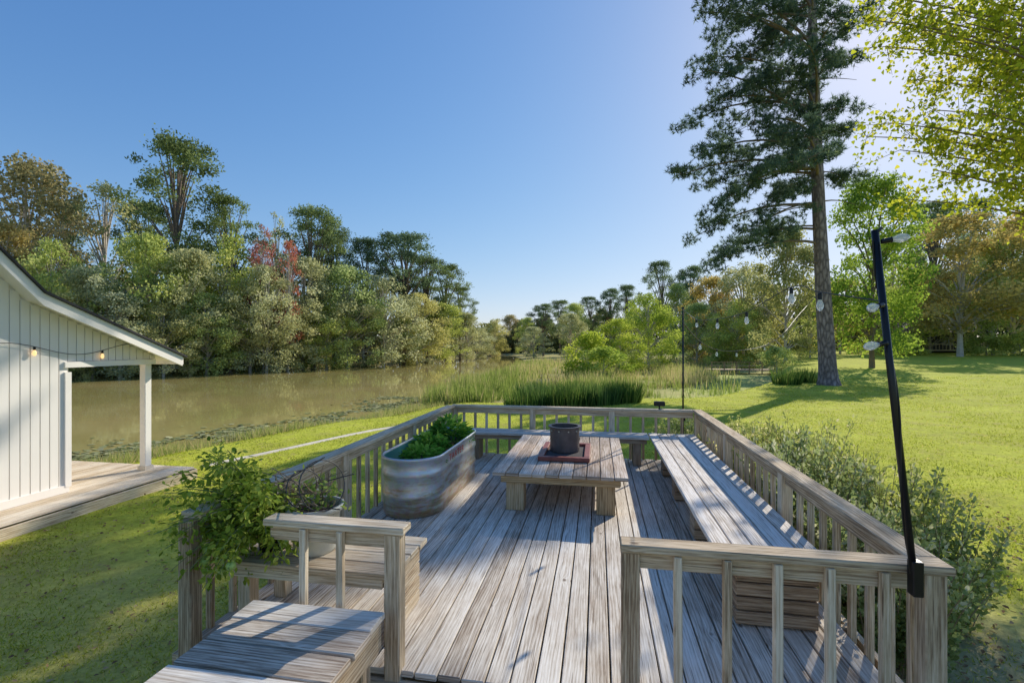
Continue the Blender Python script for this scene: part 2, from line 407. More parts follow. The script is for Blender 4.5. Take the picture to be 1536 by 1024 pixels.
for a_ in ((-1.19,1.4,.255,.04,2.16,.15,1),(-1.92,1.4,.255,.04,2.16,.15,1),(-1.555,2.46,.25,.69,.04,.14,0)):
    b=MB(); b.box(*a_); b.build('side_board',M['rail'],st,bevel=.003)
for yy_ in (2.38,1.5,.6):
    for xx_ in (-1.25,-1.86):
        b=MB(); b.box(xx_,yy_,-.28,.085,.085,1.12,2); b.build('leg',M['rail'],st)
CT=.82
def railing(label,p0,p1,posts,spacing=.25,capw=.13,side=0.0,ext0=0,ext1=0,zb=-.2,postw=.092):
    t=thing('wooden_railing',label,'railing',(p0[0],p0[1],0))
    p0=Vector((*p0,0)); p1=Vector((*p1,0)); D=(p1-p0); L=D.length; D.normalize(); ang=math.atan2(D.y,D.x); rot=Matrix.Rotation(ang,3,'Z'); Nn=Vector((-D.y,D.x,0))
    def pt(s,o=0): q=p0+D*s+Nn*o; return q-Vector((p0.x,p0.y,0))
    c=pt((L+ext1-ext0)/2); b=MB(); b.box(c.x,c.y,CT-.02,L+ext0+ext1,capw,.04,0,rot); b.build('top_rail',M['rail'],t,bevel=.005)
    c=pt(L/2); b=MB(); b.box(c.x,c.y,CT-.04-.047,L,.036,.09,0,rot); b.build('support_rail',M['rail'],t,bevel=.003)
    for s,zz in posts:
        c=pt(s); b=MB(); b.box(c.x,c.y,(CT-.043+zz)/2,postw,postw,CT-.043-zz,2,rot); b.build('post',M['rail'],t,bevel=.006)
    s=spacing
    while s<L-.1:
        if all(abs(s-q)>.09 for q,_ in posts):
            c=pt(s,side*.04); b=MB()
            b.box(c.x,c.y,(CT-.045+zb)/2,.04,.04,CT-.045-zb,2,rot@Matrix.Rotation(random.uniform(-.006,.006),3,'Y')); b.build('baluster',M['rail'],t,bevel=.004)
        s+=spacing
    return t
railing('long right railing beside the bench, next to leafy shrubs',(1.56,2.6),(1.56,8.0),[(1.8,-.7),(3.6,-.7),(5.4,-.7)],.2,.14,side=-1,ext0=-.061,ext1=.07)
railing('back railing behind the bench, facing the marsh',(-2.47,8.0),(1.49,8.0),[(.05,-.9),(1.4,-.9),(2.7,-.9)],.2,.13,side=1)
railing('left railing running behind the metal tank toward the tomato plant',(-2.47,2.57),(-2.47,7.93),[(0,-.95),(1.8,-.9),(3.6,-.9)],.2,.14,side=1,ext0=.0)
fr=railing('short front railing at right with the dark light pole clamped on',(.17,2.6),(1.56,2.6),[(.0,-.9),(1.39,-.9)],.235,.12,side=-1,ext0=.05,ext1=.07)
fl=railing('short front railing at left in front of the white pot',(-1.93,2.6),(-1.13,2.6),[(.785,-.9)],.235,.12,side=-1,ext0=.02,ext1=.06)
def seat_boards(b,x0,x1,y0,y1,z,n,ax):
    for k in range(n):
        zz=z-.019+random.uniform(-.002,.002)
        if ax==1:
            w=(x1-x0)/n; b.box(x0+w*(k+.5),(y0+y1)/2,zz,w-.010,y1-y0+random.uniform(-.012,.012),.038,1)
        else:
            w=(y1-y0)/n; b.box((x0+x1)/2,y0+w*(k+.5),zz,x1-x0+random.uniform(-.012,.012),w-.010,.038,0)
rb=thing('long_bench','long sunlit plank bench along the right railing','bench')
b=MB(); seat_boards(b,.79,1.49,3.3,7.9,.45,5,1); b.build('seat',M['bench'],rb,bevel=.005)
for x in (.85,1.42):
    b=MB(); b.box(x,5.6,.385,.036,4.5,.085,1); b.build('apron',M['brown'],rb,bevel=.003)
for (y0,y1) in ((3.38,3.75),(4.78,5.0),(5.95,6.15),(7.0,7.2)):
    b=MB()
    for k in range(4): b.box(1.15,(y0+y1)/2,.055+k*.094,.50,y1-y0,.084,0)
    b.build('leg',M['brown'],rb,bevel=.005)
bb=thing('back_bench','low plank bench along the back railing behind the table','bench')
b=MB(); seat_boards(b,-2.1,.78,7.5,7.92,.45,3,0); b.build('seat',M['bench'],bb,bevel=.004)
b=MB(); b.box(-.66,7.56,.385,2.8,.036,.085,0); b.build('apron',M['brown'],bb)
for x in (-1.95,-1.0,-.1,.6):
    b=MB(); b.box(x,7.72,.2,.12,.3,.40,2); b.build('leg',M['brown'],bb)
cb=thing('corner_bench','short plank bench with slatted side behind the front left railing','bench')
b=MB(); seat_boards(b,-2.38,-1.22,2.74,3.34,.45,4,0); b.build('seat',M['rail'],cb,bevel=.004)
b=MB()
for k in range(4): b.box(-1.28,3.04,.055+k*.094,.036,.52,.084,1)
b.build('side_panel',M['rail'],cb,bevel=.005)
b=MB(); b.box(-1.83,2.79,.385,1.05,.036,.085,0); b.build('apron',M['rail'],cb,bevel=.004)
b=MB(); b.box(-1.83,3.28,.385,1.05,.036,.085,0); b.build('apron',M['rail'],cb,bevel=.004)
for x,y in ((-2.3,2.86),(-2.3,3.22)):
    b=MB(); b.box(x,y,.215,.09,.09,.43,2); b.build('leg',M['rail'],cb,bevel=.004)
tb=thing('low_table','large low square plank table in the middle of the deck','table',(-.41,6.3,0))
b=MB(); wd=1.47/10
for k in range(10): b.box(-.735+wd*(k+.5),0,.43+random.uniform(-.002,.002),wd-.009,2.24+random.uniform(-.012,.012),.038,1)
b.build('tabletop',M['table'],tb,bevel=.005)
b=MB(); b.box(0,-1.02,.365,1.3,.04,.09,0); b.box(0,1.02,.365,1.3,.04,.09,0); b.box(-.64,0,.365,.04,2.0,.09,1); b.box(.64,0,.365,.04,2.0,.09,1)
b.build('apron',M['legwood'],tb,bevel=.003)
for sx in (-1,1):
    for sy in (-1,1):
        b=MB(); b.box(sx*.50,sy*.9,.16,.20,.18,.32,2); b.build('leg',M['legwood'],tb,bevel=.004)
tr=thing('fire_tray','red stained rectangular fire tray on the low table','tray',(-.40,6.22,.449))
b=MB(); fx,fy=.275,.42
b.box(0,-fy,.03,2*fx+.07,.07,.05,0); b.box(0,fy,.03,2*fx+.07,.07,.05,0); b.box(-fx,0,.03,.07,2*fy-.07,.05,1); b.box(fx,0,.03,.07,2*fy-.07,.05,1)
b.build('frame',M['redwood'],tr,bevel=.005)
b=MB(); b.box(0,0,.012,2*fx-.07,2*fy-.07,.018); b.build('ash_bed',M['ash'],tr)
ft=thing('fire_pot','dark rusty metal fire pot standing in the red tray','fire pot',(-.42,6.3,.472))
b=MB(); b.lathe([(.0,.0),(.185,.0),(.19,.01),(.19,.31),(.215,.312),(.215,.326),(.175,.326),(.175,.03),(0,.03)],n=40); b.build('body',M['iron'],ft,smooth=False)
for k in range(10):
    a=2*math.pi*k/10; b=MB(); b.tube([(math.cos(a)*.188,math.sin(a)*.188,.275),(math.cos(a)*.202,math.sin(a)*.202,.275)],.009,6); b.build('bolt',M['galv'],ft)
# stock tank
A_,B_=1.03,.335
def stadium(t,off):
    rr=B_+off; s=A_-B_; per=2*math.pi*B_+4*s; q=t*per
    if q<2*s: return (rr,-s+q)
    q-=2*s
    if q<math.pi*B_: a=q/B_; return (rr*math.cos(a),s+rr*math.sin(a))
    q-=math.pi*B_
    if q<2*s: return (-rr,s-q)
    q-=2*s; a=q/B_; return (-rr*math.cos(a),-s-rr*math.sin(a))
tk=thing('stock_tank','oval galvanised stock tank planter filled with leafy herbs','planter',(-2.04,5.85,0.002))
b=MB(); pr=[(-.01,0),(0,.012)]
for zc in (.22,.45): pr+=[(0,zc-.045),(.010,zc-.025),(.016,zc),(.010,zc+.025),(0,zc+.045)]
pr+=[(0,.59),(.014,.60),(.024,.62),(.014,.638),(-.002,.632),(-.004,.60)]
b.lathe(pr,n=96,outline=stadium); b.cap(range(96),True); b.build('shell',M['galv'],tk,smooth=True)
b=MB(); b.lathe([(-.008,.615),(-.012,.45)],n=96,outline=stadium); b.build('inner_wall',M['turq'],tk,smooth=True)
b=MB(); b.lathe([(-.013,.47),(-.2,.49)],n=96,outline=stadium); b.cap(range(96,192)); b.build('soil',M['soil'],tk)
tc=bpy.data.curves.new('lettering','FONT'); tc.body='TARTER'; tc.size=.14; tc.extrude=.001; tc.space_character=1.3
to=bpy.data.objects.new('tmp_text',tc); col.objects.link(to); bpy.context.view_layer.update()
tm=bpy.data.meshes.new_from_object(to.evaluated_get(bpy.context.evaluated_depsgraph_get())); bpy.data.objects.remove(to)
tm.materials.clear(); tm.materials.append(M['redpaint']); o=link('lettering',tm,tk); o.location=(B_+.018,-.5,.505); o.rotation_euler=(R(90),0,R(90)); o.scale=(1,.75,1); o['label']='faded red TARTER lettering on tank side'
def herb(label,x,y,z,r,h,n,ls,mat,name='herb_plant',cat='plant',group=None):
    t=thing(name,label,cat,(x,y,z),group)
    u=runit(n); rad=rng.uniform(.35,1,n)**.6
    C=np.stack([u[:,0]*rad*r,u[:,1]*rad*r,np.abs(u[:,2])*rad*h+.03],-1)
    D=C*np.array([1,1,.3])+rng.normal(size=(n,3))*.06; Nn=np.stack([rng.normal(size=n)*.5,rng.normal(size=n)*.5,np.ones(n)],-1)
    link('foliage',leafmesh('foliage',C,rng.uniform(.6,1.2,n)*ls,rng.uniform(0,1,n)*.6+.4*C[:,2]/h,'leaf',D,Nn),t,mat)
    b=MB()
    for k in range(9):
        q=C[rng.integers(n)]; b.tube([(q[0]*.2,q[1]*.2,-.02),(q[0]*.6,q[1]*.6,q[2]*.5),tuple(q)],[.006,.005,.003],5)
    b.build('stem',M['stem'],t)
herb('tall leafy green herb at the far end of the metal tank',-2.02,6.45,.48,.30,.34,650,.085,fo['basil'])
herb('low leafy herb at the near end of the metal tank',-2.0,5.3,.48,.25,.17,460,.075,fo['basil'])
herb('bushy herb in the middle of the metal tank',-2.12,5.9,.48,.24,.20,420,.08,fo['basil'])
pt=thing('flower_pot','round white pot of soil on the corner bench under a wire cage','pot',(-1.90,3.0,.452))
b=MB(); b.lathe([(.0,0),(.13,0),(.135,.02),(.165,.27),(.185,.275),(.19,.31),(.172,.312),(.165,.26)],n=32); b.build('body',M['potwhite'],pt,smooth=True)
b=MB(); b.lathe([(.168,.265),(.1,.275),(.0,.28)],n=24); b.build('soil',M['soil'],pt)
cg=thing('wire_cage','bent grey wire tomato cage lying across the white pot','cage',(-1.98,3.0,.84))
rot=Matrix.Rotation(R(72),3,'Y')@Matrix.Rotation(R(24),3,'X')
for q,(rr,zz) in enumerate(((.09,-.22),(.13,.0),(.165,.22))):
    b=MB(); b.tube([tuple(rot@Vector((rr*math.cos(a),rr*math.sin(a),zz))+Vector((0,0,.02))) for a in np.linspace(0,2*math.pi,25)],.004,5,caps=False); b.build('ring',M['wire'],cg)
for a in (0,1.57,3.14,4.71):
    b=MB(); b.tube([tuple(rot@Vector((s*math.cos(a),s*math.sin(a),zz))+Vector((0,0,.02))) for s,zz in ((.07,-.3),(.12,0),(.175,.33))],.004,5); b.build('wire',M['wire'],cg)
herb('small seedling growing from the soil of the white pot',-1.86,3.02,.72,.13,.16,60,.05,fo['tomato'],'seedling')
dv_=thing('dry_vine','tangled dry brown vine over the wire cage','plant',(-2.0,3.02,.80))
b=MB()
for k in range(34):
    p=[Vector((random.uniform(-.34,.28),random.uniform(-.2,.2),random.uniform(-.12,.2))) for _ in range(3)]
    b.tube([tuple(p[0].lerp(p[1],s).lerp(p[1].lerp(p[2],s),s)) for s in np.linspace(0,1,8)],.0035,4)
b.build('stem',M['twig'],dv_)
C=rng.normal(size=(200,3))*np.array([.17,.12,.08]); link('foliage',leafmesh('foliage',C,rng.uniform(.02,.045,200),rng.uniform(0,1,200),'leaf'),dv_,fo['tomato'])
tp=thing('nursery_pot','dark plastic nursery pot holding the tomato plant','pot',(-2.2,2.98,.452))
b=MB(); b.lathe([(0,0),(.09,0),(.11,.2),(.12,.21),(.12,.23),(.105,.23),(.10,.18),(0,.18)],n=24); b.build('body',M['black'],tp)
tm_=thing('tomato_plant','sprawling tomato plant with green fruit spilling over the corner post','plant',(-2.2,2.95,.62))
C=[];D=[];b=MB(); tips=[]; ctr=Vector((-.08,-.30,.14))
for k in range(80):
    u=Vector(runit(1)[0]); f_=random.uniform(.5,1.15); e=ctr+Vector((u.x*.42*f_,u.y*.30*f_,u.z*.46*f_)); mid=ctr*.5+Vector((u.x*.12,u.y*.1,.18+.16*u.z))
    pts=[Vector((0,0,0)).lerp(mid,s).lerp(mid.lerp(e,s),s) for s in np.linspace(0,1,7)]
    b.tube([tuple(p) for p in pts],[.007,.006,.006,.005,.004,.003,.002],5)
    for s in range(50):
        f=random.uniform(.4,1); j=min(5,int(f*6)); p=pts[j].lerp(pts[j+1],f*6-j)
        o_=Vector(runit(1)[0])*random.uniform(.01,.08); C.append(p+o_); D.append(tuple(o_.normalized()+Vector((0,0,-.4))))
    tips.append(pts[5])
n=len(C); Nn=np.stack([rng.normal(size=n)*.6,rng.normal(size=n)*.6,np.ones(n)],-1)
link('foliage',leafmesh('foliage',np.array(C),rng.uniform(.026,.056,n),rng.uniform(0,1,n),'leaf',np.array(D),Nn),tm_,fo['tomato'])
b.build('stem',M['stem'],tm_)
for k in range(12):
    p=tips[k*5]; p=ctr+(p-ctr)*1.08; r_=random.uniform(.02,.034); b=MB(); b.lathe([(max(.0005,r_*math.sin(q)),r_*-math.cos(q)) for q in np.linspace(0,math.pi,9)],c=(p.x,p.y-.03,p.z-.04),n=12); b.build('fruit',M['fruit'],tm_,smooth=True)
sl=thing('solar_spotlight','small black solar spotlight on the back railing near the corner','light',(.98,8.0,.822))
b=MB(); b.tube([(0,0,0),(0,0,.05)],.012,8); b.build('stalk',M['black'],sl)
b=MB(); b.box(0,0,.085,.17,.07,.075); b.build('housing',M['black'],sl,bevel=.01)
def bulb(parent,p,down=(0,0,-1),s=1.0,warm=False,mname='glass'):
    d=Vector(down).normalized(); q=d.rotation_difference(Vector((0,0,1))).inverted().to_matrix()
    b=MB(); b.lathe([(.0005,0),(.013,.0),(.016,.01),(.016,.045),(.019,.05),(.0005,.052)],n=12); b.v=[tuple(q@Vector(v)*s+Vector(p)) for v in b.v]
    o=b.build('socket',M['black'],parent)
    b=MB(); b.lathe([(.012,.05),(.015,.06),(.024,.085),(.026,.10),(.022,.118),(.012,.134),(.0005,.139)],n=14); b.v=[tuple(q@Vector(v)*s+Vector(p)) for v in b.v]
    b.build('bulb',M['warm' if warm else mname],o,smooth=True)
PB=Vector((1.44,2.50,.72)); PT=Vector((1.272,2.50,2.384))
lp=thing('light_pole','leaning black string light pole clamped to the near right corner','pole',tuple(PB))
b=MB(); b.tube([(0,0,0),tuple((PT-PB)*.5),tuple(PT-PB)],.0150,14); b.build('pole',M['black'],lp,smooth=True)
b=MB(); b.box(.0,.0,.06,.045,.05,.16); b.build('clamp',M['black'],lp,bevel=.004)
b=MB(); b.tube([tuple((PT-PB)*s+Vector((.0165*math.cos(s*9+1),.0165*math.sin(s*9+1),0))) for s in np.linspace(.05,.97,60)],.004,6); b.build('cable',M['cable'],lp)
b=MB(); b.tube([tuple(PT-PB+Vector((0,0,-.02))),tuple(PT-PB+Vector((.03,0,.01)))],.008,6); b.build('hook',M['wire'],lp)
PB2=Vector((1.36,8.11,-.2))
lp2=thing('light_pole','thin black string light pole at the far right deck corner','pole',tuple(PB2))
b=MB(); b.tube([(0,0,0),(0,0,2.66)],.014,10); b.build('pole',M['black'],lp2,smooth=True)
b=MB(); b.box(0,-.03,.9,.05,.04,.14); b.build('clamp',M['black'],lp2)
s1=thing('string_lights','string of clear bulbs sagging between the two black poles','string lights')
bl=[(1230,457),(1187,447),(1120,480),(1076,488),(1045,487)]
wp=[PB.lerp(PT,.80)]
for k,(px,py) in enumerate(bl):
    X_=1.31+.01*k; d=X_/(.0013656*(px-896)); x,y,z=P3(px,py,d); wp.append(Vector((x,y,z+.075))); bulb(s1,(x,y,z+.07),s=.78)
wp.append(PB2+Vector((0,0,2.62)))
def smooth_pts(w,k=8):
    out=[]
    for i in range(len(w)-1):
        p0=w[max(i-1,0)];p1=w[i];p2=w[i+1];p3=w[min(i+2,len(w)-1)]
        for j in range(k):
            t=j/k; out.append(.5*((2*p1)+(p2-p0)*t+(2*p0-5*p1+4*p2-p3)*t*t+(3*p1-p0-3*p2+p3)*t**3))
    out.append(w[-1]); return out
b=MB(); b.tube([tuple(p) for p in smooth_pts(wp)],.0035,6); b.build('cable',M['cable'],s1)
for (f,dx) in ((.965,(1,-.1,.15)),(.79,(-.6,-.4,-.15)),(.685,(-1,-.2,-.2))):
    p=PB.lerp(PT,f); bulb(s1,tuple(p+Vector((.012 if dx[0]>0 else -.012,-.02,0))),dx,s=.8)
s2=thing('string_lights','second string of bulbs sagging from far pole toward the pond','string lights')
w2=[PB2+Vector((0,0,2.4))]
for k,(px,py,d) in enumerate([(1050,512,9.),(1075,524,11.),(1105,526,13.),(1147,518,15.5),(1175,500,18.),(1200,470,22.)]):
    q=Vector(P3(px,py,d)); w2.append(q)
    if k<5: bulb(s2,tuple(q),s=1.15)
w2.append(Vector(P3(1228,440,28)))
b=MB(); b.tube([tuple(p) for p in smooth_pts(w2)],.010,5); b.build('cable',M['cable'],s2)
# ------------------------------------------------------------------ house
hs=thing('white_house','white board and batten boathouse with covered porch by the lake','house',(-9.18,3.5,-.73))
org=(-9.18,3.5,-.73)
RY=[(8.95,1.62),(6.32,2.70),(3.5,5.52),(.68,2.70),(-1.95,1.62)]
def roofz(y): 
    return float(np.interp(y,[p[0] for p in RY[::-1]],[p[1] for p in RY[::-1]]))
b=MB(); prof=[(.03,-.73),(6.97,-.73),(6.97,1.46),(8.62,1.46),(8.62,roofz(8.62)-.12),(6.32,2.58),(3.5,5.40),(.68,2.58),(.03,roofz(.03)-.12)]
b.prism(prof,0,-9.26,-9.18); b.build('gable_wall',M['white'],hs,origin=org)
for a_ in ((-12.3,6.93,.6,6.1,.08,2.66),(-12.3,.07,.6,6.1,.08,2.66),(-15.3,3.5,.7,.08,6.8,2.8)):
    b=MB(); b.box(*a_); b.build('side_wall',M['white'],hs,origin=org)
y=.2
while y<8.6:
    z0=-.62 if y<6.9 else 1.56; z1=roofz(y)-.14
    b=MB(); b.box(-9.166,y,(z0+z1)/2,.026,.128,z1-z0,2)
    if z1-z0>.05: b.build('siding_board',M['white'],hs,origin=org,bevel=.002)
    y+=.142
for a_ in ((-9.146,3.5,-.66,.04,6.9,.13,1),(-9.143,6.93,.37,.05,.10,2.0,2),(-9.143,7.75,1.50,.06,1.75,.10,1)):
    b=MB(); b.box(*a_); b.build('trim',M['white'],hs,origin=org)
b=MB(); up=[(y,z+.02) for y,z in RY]; up[0]=(9.02,1.615); up[-1]=(-2.02,1.615); lo=[(y,z-.04) for y,z in up[::-1]]
b.prism(up+lo,0,-15.8,-8.74); b.build('roof',M['shingle'],hs,origin=org)
b=MB(); b.prism([(y,z-.022) for y,z in RY]+[(y,z-.22) for y,z in RY[::-1]],0,-8.825,-8.79); b.build('rake_board',M['white'],hs,origin=org)
b=MB(); b.prism([(y,z-.092) for y,z in RY]+[(y,z-.125) for y,z in RY[::-1]],0,-15.7,-8.83); b.build('soffit',M['white'],hs,origin=org)
b=MB(); b.box(-12.3,8.965,1.50,7.0,.024,.14,0); b.build('eave_board',M['white'],hs,origin=org)
for x in (-9.24,-14.9):
    ps=MB(); ps.box(x,8.5,.36,.14,.14,2.18,2); pst=ps.build('porch_post',M['white'],hs,origin=org,bevel=.006)
    ps=MB(); ps.box(x,8.5,-.69,.19,.19,.08); ps.build('post_base',M['newwood'],pst,origin=org)
b=MB(); b.box(-12.0,8.5,1.5,5.4,.12,.14,0); b.build('porch_beam',M['white'],hs,origin=org)
b=MB(); x=-8.41
while x>-15.8: b.box(x-.07,3.9,-.75,.134,9.9,.036,1); x-=.14
b.build('porch_floor',M['newwood'],hs,origin=org,bevel=.003)
b=MB(); b.box(-8.37,3.9,-.88,.04,9.94,.20,1); b.box(-12.1,8.87,-.86,7.4,.04,.18,0); b.box(-8.43,3.9,-1.05,.05,9.9,.14,1); b.build('porch_fascia',M['rail'],hs,origin=org,bevel=.003)
hl=thing('string_lights','string of small warm bulbs along the white house gable','string lights')
w3=[]
for y in np.linspace(4.5,8.6,30): w3.append((-9.10,y,1.78+.10*math.cos((y-6.0)*2.9)))
b=MB(); b.tube(w3,.006,5); b.build('cable',M['cable'],hl)
for y in (5.2,6.4,7.5,8.45): bulb(hl,(-9.10,y,1.78+.10*math.cos((y-6.0)*2.9)),s=1.1,warm=True)
# ------------------------------------------------------------------ trees
def deciduous(name,h,r,base,K,n,leaf,limbs=14,trunk_r=.16,flat=.75,shape='quad',prof=None,cr=.3,Dz=-.3,wd=None):
    cs=[];rad=[]
    for k in range(K):
        t=random.random()**.85; z=h*(base+(1-base)*t)
        pr=prof(t) if prof else math.sin(math.pi*min(1,.18+t*.80))**.7
        R_=r*pr*(random.random()**.45); a=random.uniform(0,2*math.pi)
        q=r*cr*random.uniform(.5,1.3); cs.append((R_*math.cos(a),R_*math.sin(a),min(z,h-q*.6))); rad.append(q)
    cs=np.array(cs); rad=np.array(rad); cv=rng.uniform(.1,.8,K)
    idx=rng.choice(K,n,p=rad**2/np.sum(rad**2)); u=runit(n); rr=rng.uniform(0,1,n)**.5
    C=cs[idx]+u*(rad[idx]*rr)[:,None]*np.array([1,1,flat])
    o=rng.uniform(size=n)<.16; C[o]+=rng.normal(size=(o.sum(),3))*r*.07
    C[:,2]=np.clip(C[:,2],.05,h)
    v=cv[idx]+rng.uniform(-.2,.35,n)
    D=runit(n)+np.array([0,0,Dz])
    crown=leafmesh(name+'_crown',C,rng.uniform(.5,1.25,n)*leaf,v,shape,D,width=wd)
    b=MB(); tp_=[(random.uniform(-.02,.02)*h*s,random.uniform(-.02,.02)*h*s,h*.88*s-.3) for s in np.linspace(0,1,7)]
    b.tube(tp_,[trunk_r*(1.25 if s==0 else 1-s*.85) for s in np.linspace(0,1,7)],7)
    for k in range(min(limbs,K)):
        e=Vector(cs[k]); s0=max(.12,min(.8,(e.z/h)*.72)); i=s0*6; j=int(i); a=Vector(tp_[j]).lerp(Vector(tp_[j+1]),i-j)
        m_=a.lerp(e,.5)+Vector((0,0,.04*h)); b.tube([tuple(a),tuple(m_),tuple(e)],[trunk_r*.45,trunk_r*.28,trunk_r*.1],5)
    o=b.build(name+'_trunk',M['greybark'],None); tr_=o.data; bpy.data.objects.remove(o)
    return (h,r,tr_,crown)
VAR={}
VAR['bushy']=[deciduous('bushy%d'%k,11,4.2,.03,100,12500,.23,limbs=44,cr=.22,trunk_r=.15) for k in range(4)]
VAR['round']=[deciduous('round%d'%k,14,4.6,.20,80,11500,.27,limbs=34,trunk_r=.2,cr=.24) for k in range(3)]
VAR['sparse']=[deciduous('sparse%d'%k,15,3.6,.22,55,3000,.26,limbs=50,trunk_r=.17,cr=.22) for k in range(2)]
VAR['pine']=[deciduous('pine%d'%k,20,4.6,b_,85,10500,.32,limbs=40,trunk_r=.25,flat=.55,cr=.23,Dz=.35,wd=.2,prof=lambda t:(.45+.75*t if t<.5 else max(.25,1-(t-.5)**1.6*2.0))) for k,b_ in enumerate((.36,.3,.42))]
VAR['cone']=[deciduous('cone%d'%k,14,4.0,.10,110,15000,.25,limbs=20,trunk_r=.2,cr=.27,prof=lambda t:(.75+.5*t if t<.4 else max(.2,.95-(t-.4)**1.5*1.45))) for k in range(1)]
VAR['shrub']=[deciduous('lowshrub%d'%k,3.2,1.9,.0,26,3400,.19,limbs=12,trunk_r=.05,cr=.34) for k in range(3)]
TREES=[]
cnt={}
def tree(px,ytop,d,wpx,var,mat,zone,tname,desc,cat='tree',label=None,bark=None):
    k=cnt.get(var,0); cnt[var]=k+1
    h,r,tr_,cr_=VAR[var][k%len(VAR[var])]
    x,y=W(px,d); z=ghs(x,y); z=max(z,-1.6); hh=Zp(ytop,d)-z; rr=wpx*d/F/2
    t=thing(tname,label,cat,(x,y,z),rz=random.uniform(0,6.28))
    t.scale=(rr/r,rr/r,hh/h)
    link('trunk',tr_,t,bark or (M['bark'] if var=='pine' else None)); link('crown',cr_,t,fo[mat])
    TREES.append([px,t,zone,desc,label])
tree(268,208,66,155,'pine','pine','lb','pine_tree','',label='tallest dark pine with layered crown above the left bank')
tree(40,236,60,190,'round','autumn','lb','autumn_tree','',label='tall russet autumn tree at the far left above the house roof')
tree(160,275,64,120,'sparse','olive','lb','bare_tree','',label='thin grey half bare tree between russet tree and tallest pine')
tree(415,318,76,70,'sparse','olive','lb','bare_tree','',label='thin half bare tree left of the twin dark pine')
tree(432,362,62,50,'sparse','red','lb','red_tree','',label='red leaved tree low between pines on left bank')
tree(395,336,62,50,'sparse','red','lb','red_tree','',label='slender reddish tree beside the half bare tree')
for px,yt,d,w in [(345,296,70,110),(470,312,74,115),(500,345,80,90),(548,358,84,85),(605,347,86,130),(640,385,92,85),(668,396,98,80),(220,300,72,90),(100,300,70,90),(690,430,105,60)]:
    tree(px,yt,d,w,'pine','pine','lb','pine_tree','dark green pine rising above the far left bank woods')
for px,yt,d,w,m_ in [(0,330,52,140,'autumn'),(75,360,50,120,'olivegreen'),(140,400,50,120,'olive'),(215,350,54,140,'olivegreen'),(285,375,56,130,'olive'),(345,352,62,130,'olivegreen'),(400,400,60,115,'olive'),(455,385,68,140,'olive'),(520,400,72,125,'olivegreen'),(575,412,76,130,'olive'),(625,440,84,100,'olive'),(665,455,92,85,'olivegreen'),(700,470,104,65,'olive'),(720,490,118,50,'olive'),
                   (30,430,47,110,'olivegreen'),(95,440,48,110,'olive'),(180,440,50,130,'olive'),(245,455,52,110,'olive'),(310,440,56,120,'olivegreen'),(375,455,60,110,'olive'),(430,450,64,110,'olive'),(490,460,69,110,'olivegreen'),(545,470,76,100,'olive'),(600,478,84,90,'olivegreen'),(640,490,92,70,'olive')]:
    ln={'autumn':'russet leaved','olive':'grey olive leaved','olivegreen':'green olive leaved'}[m_]
    tree(px,yt,d,w,'bushy',m_,'lb','broadleaf_tree',ln+' bushy tree on the far left bank')
for px in range(10,735,33):
    xs_=px+random.uniform(-8,8)
    for d in np.arange(30,150,.5):
        x,y=W(xs_,d)
        if x<np.interp(y,FY,FX)-.6: break
    tree(xs_,517-(random.uniform(.6,2.2))*F/d,d,random.uniform(52,80)*55/d,'shrub',random.choice(['olive','olive','olivegreen','olivegreen']),'lb','waterside_shrub','low shrub overhanging the far left water edge','shrub')
for px,yt,d,w,va,m_ in [(742,478,150,45,'bushy','olive'),(765,472,170,45,'bushy','autumn'),(790,476,150,40,'bushy','olivegreen'),(815,455,140,50,'pine','pine'),(840,450,150,45,'pine','pine'),(862,455,130,50,'bushy','olivegreen'),(885,445,140,50,'pine','pine'),(915,432,140,45,'pine','pine'),(940,427,135,45,'pine','pine'),(960,440,130,45,'bushy','olivegreen'),(992,392,110,70,'pine','pine'),(1036,398,105,66,'pine','pine'),(1015,425,100,60,'bushy','olivegreen'),(855,470,110,60,'bushy','olive'),(800,490,120,50,'bushy','olive')]:
    tree(px,yt,d,w,va,m_,'ct','pine_tree' if va=='pine' else 'broadleaf_tree',('small dark pine' if va=='pine' else 'small rounded %s tree'%{'olive':'grey olive','autumn':'brown','olivegreen':'olive green'}[m_])+' in the distance beyond the marsh')
tree(972,440,62,100,'bushy','lime','ct','willow_tree','',label='bright lime green willow standing in the marsh')
tree(928,478,54,90,'bushy','lime','ct','willow_tree','',label='lower lime green willow bush left of the bright willow')
tree(885,498,48,80,'shrub','lime','ct','marsh_shrub','',cat='shrub',label='lime green shrub at the left of the marsh willows')
tree(905,520,44,80,'shrub','lime','ct','marsh_shrub','',cat='shrub',label='lowest lime green shrub in front of the marsh willows')
tree(1072,415,85,100,'bushy','autumn','rt','autumn_tree','',label='brown olive tree right of the far pines behind the pond')
tree(1115,395,80,100,'round','olive','rt','broadleaf_tree','',label='grey olive tree behind the pond dock')
tree(1045,455,78,80,'bushy','olivegreen','rt','broadleaf_tree','',label='green olive bushy tree just right of the lime willow')
tree(1105,450,70,90,'bushy','olivegreen','rt','broadleaf_tree','',label='green olive bushy tree over the left half of the dock')
tree(1150,425,72,90,'bushy','gold','rt','broadleaf_tree','',label='yellow green bushy tree over the right half of the dock')
tree(1178,345,58,120,'bushy','gold','rt','sycamore_tree','',label='pale golden sycamore left of the big pine trunk')
tree(1308,265,44,145,'cone','green','rt','maple_tree','',label='dense bright green maple right of the big pine trunk',bark=M['bark'])
tree(1440,320,60,175,'round','autumn','rt','autumn_tree','',label='broad orange brown tree behind the green maple')
tree(1260,420,75,90,'bushy','gold','rt','broadleaf_tree','',label='golden bushy tree seen behind the big pine trunk')
tree(1400,305,78,120,'pine','pine','rt','pine_tree','',label='tall pine above the orange brown tree')
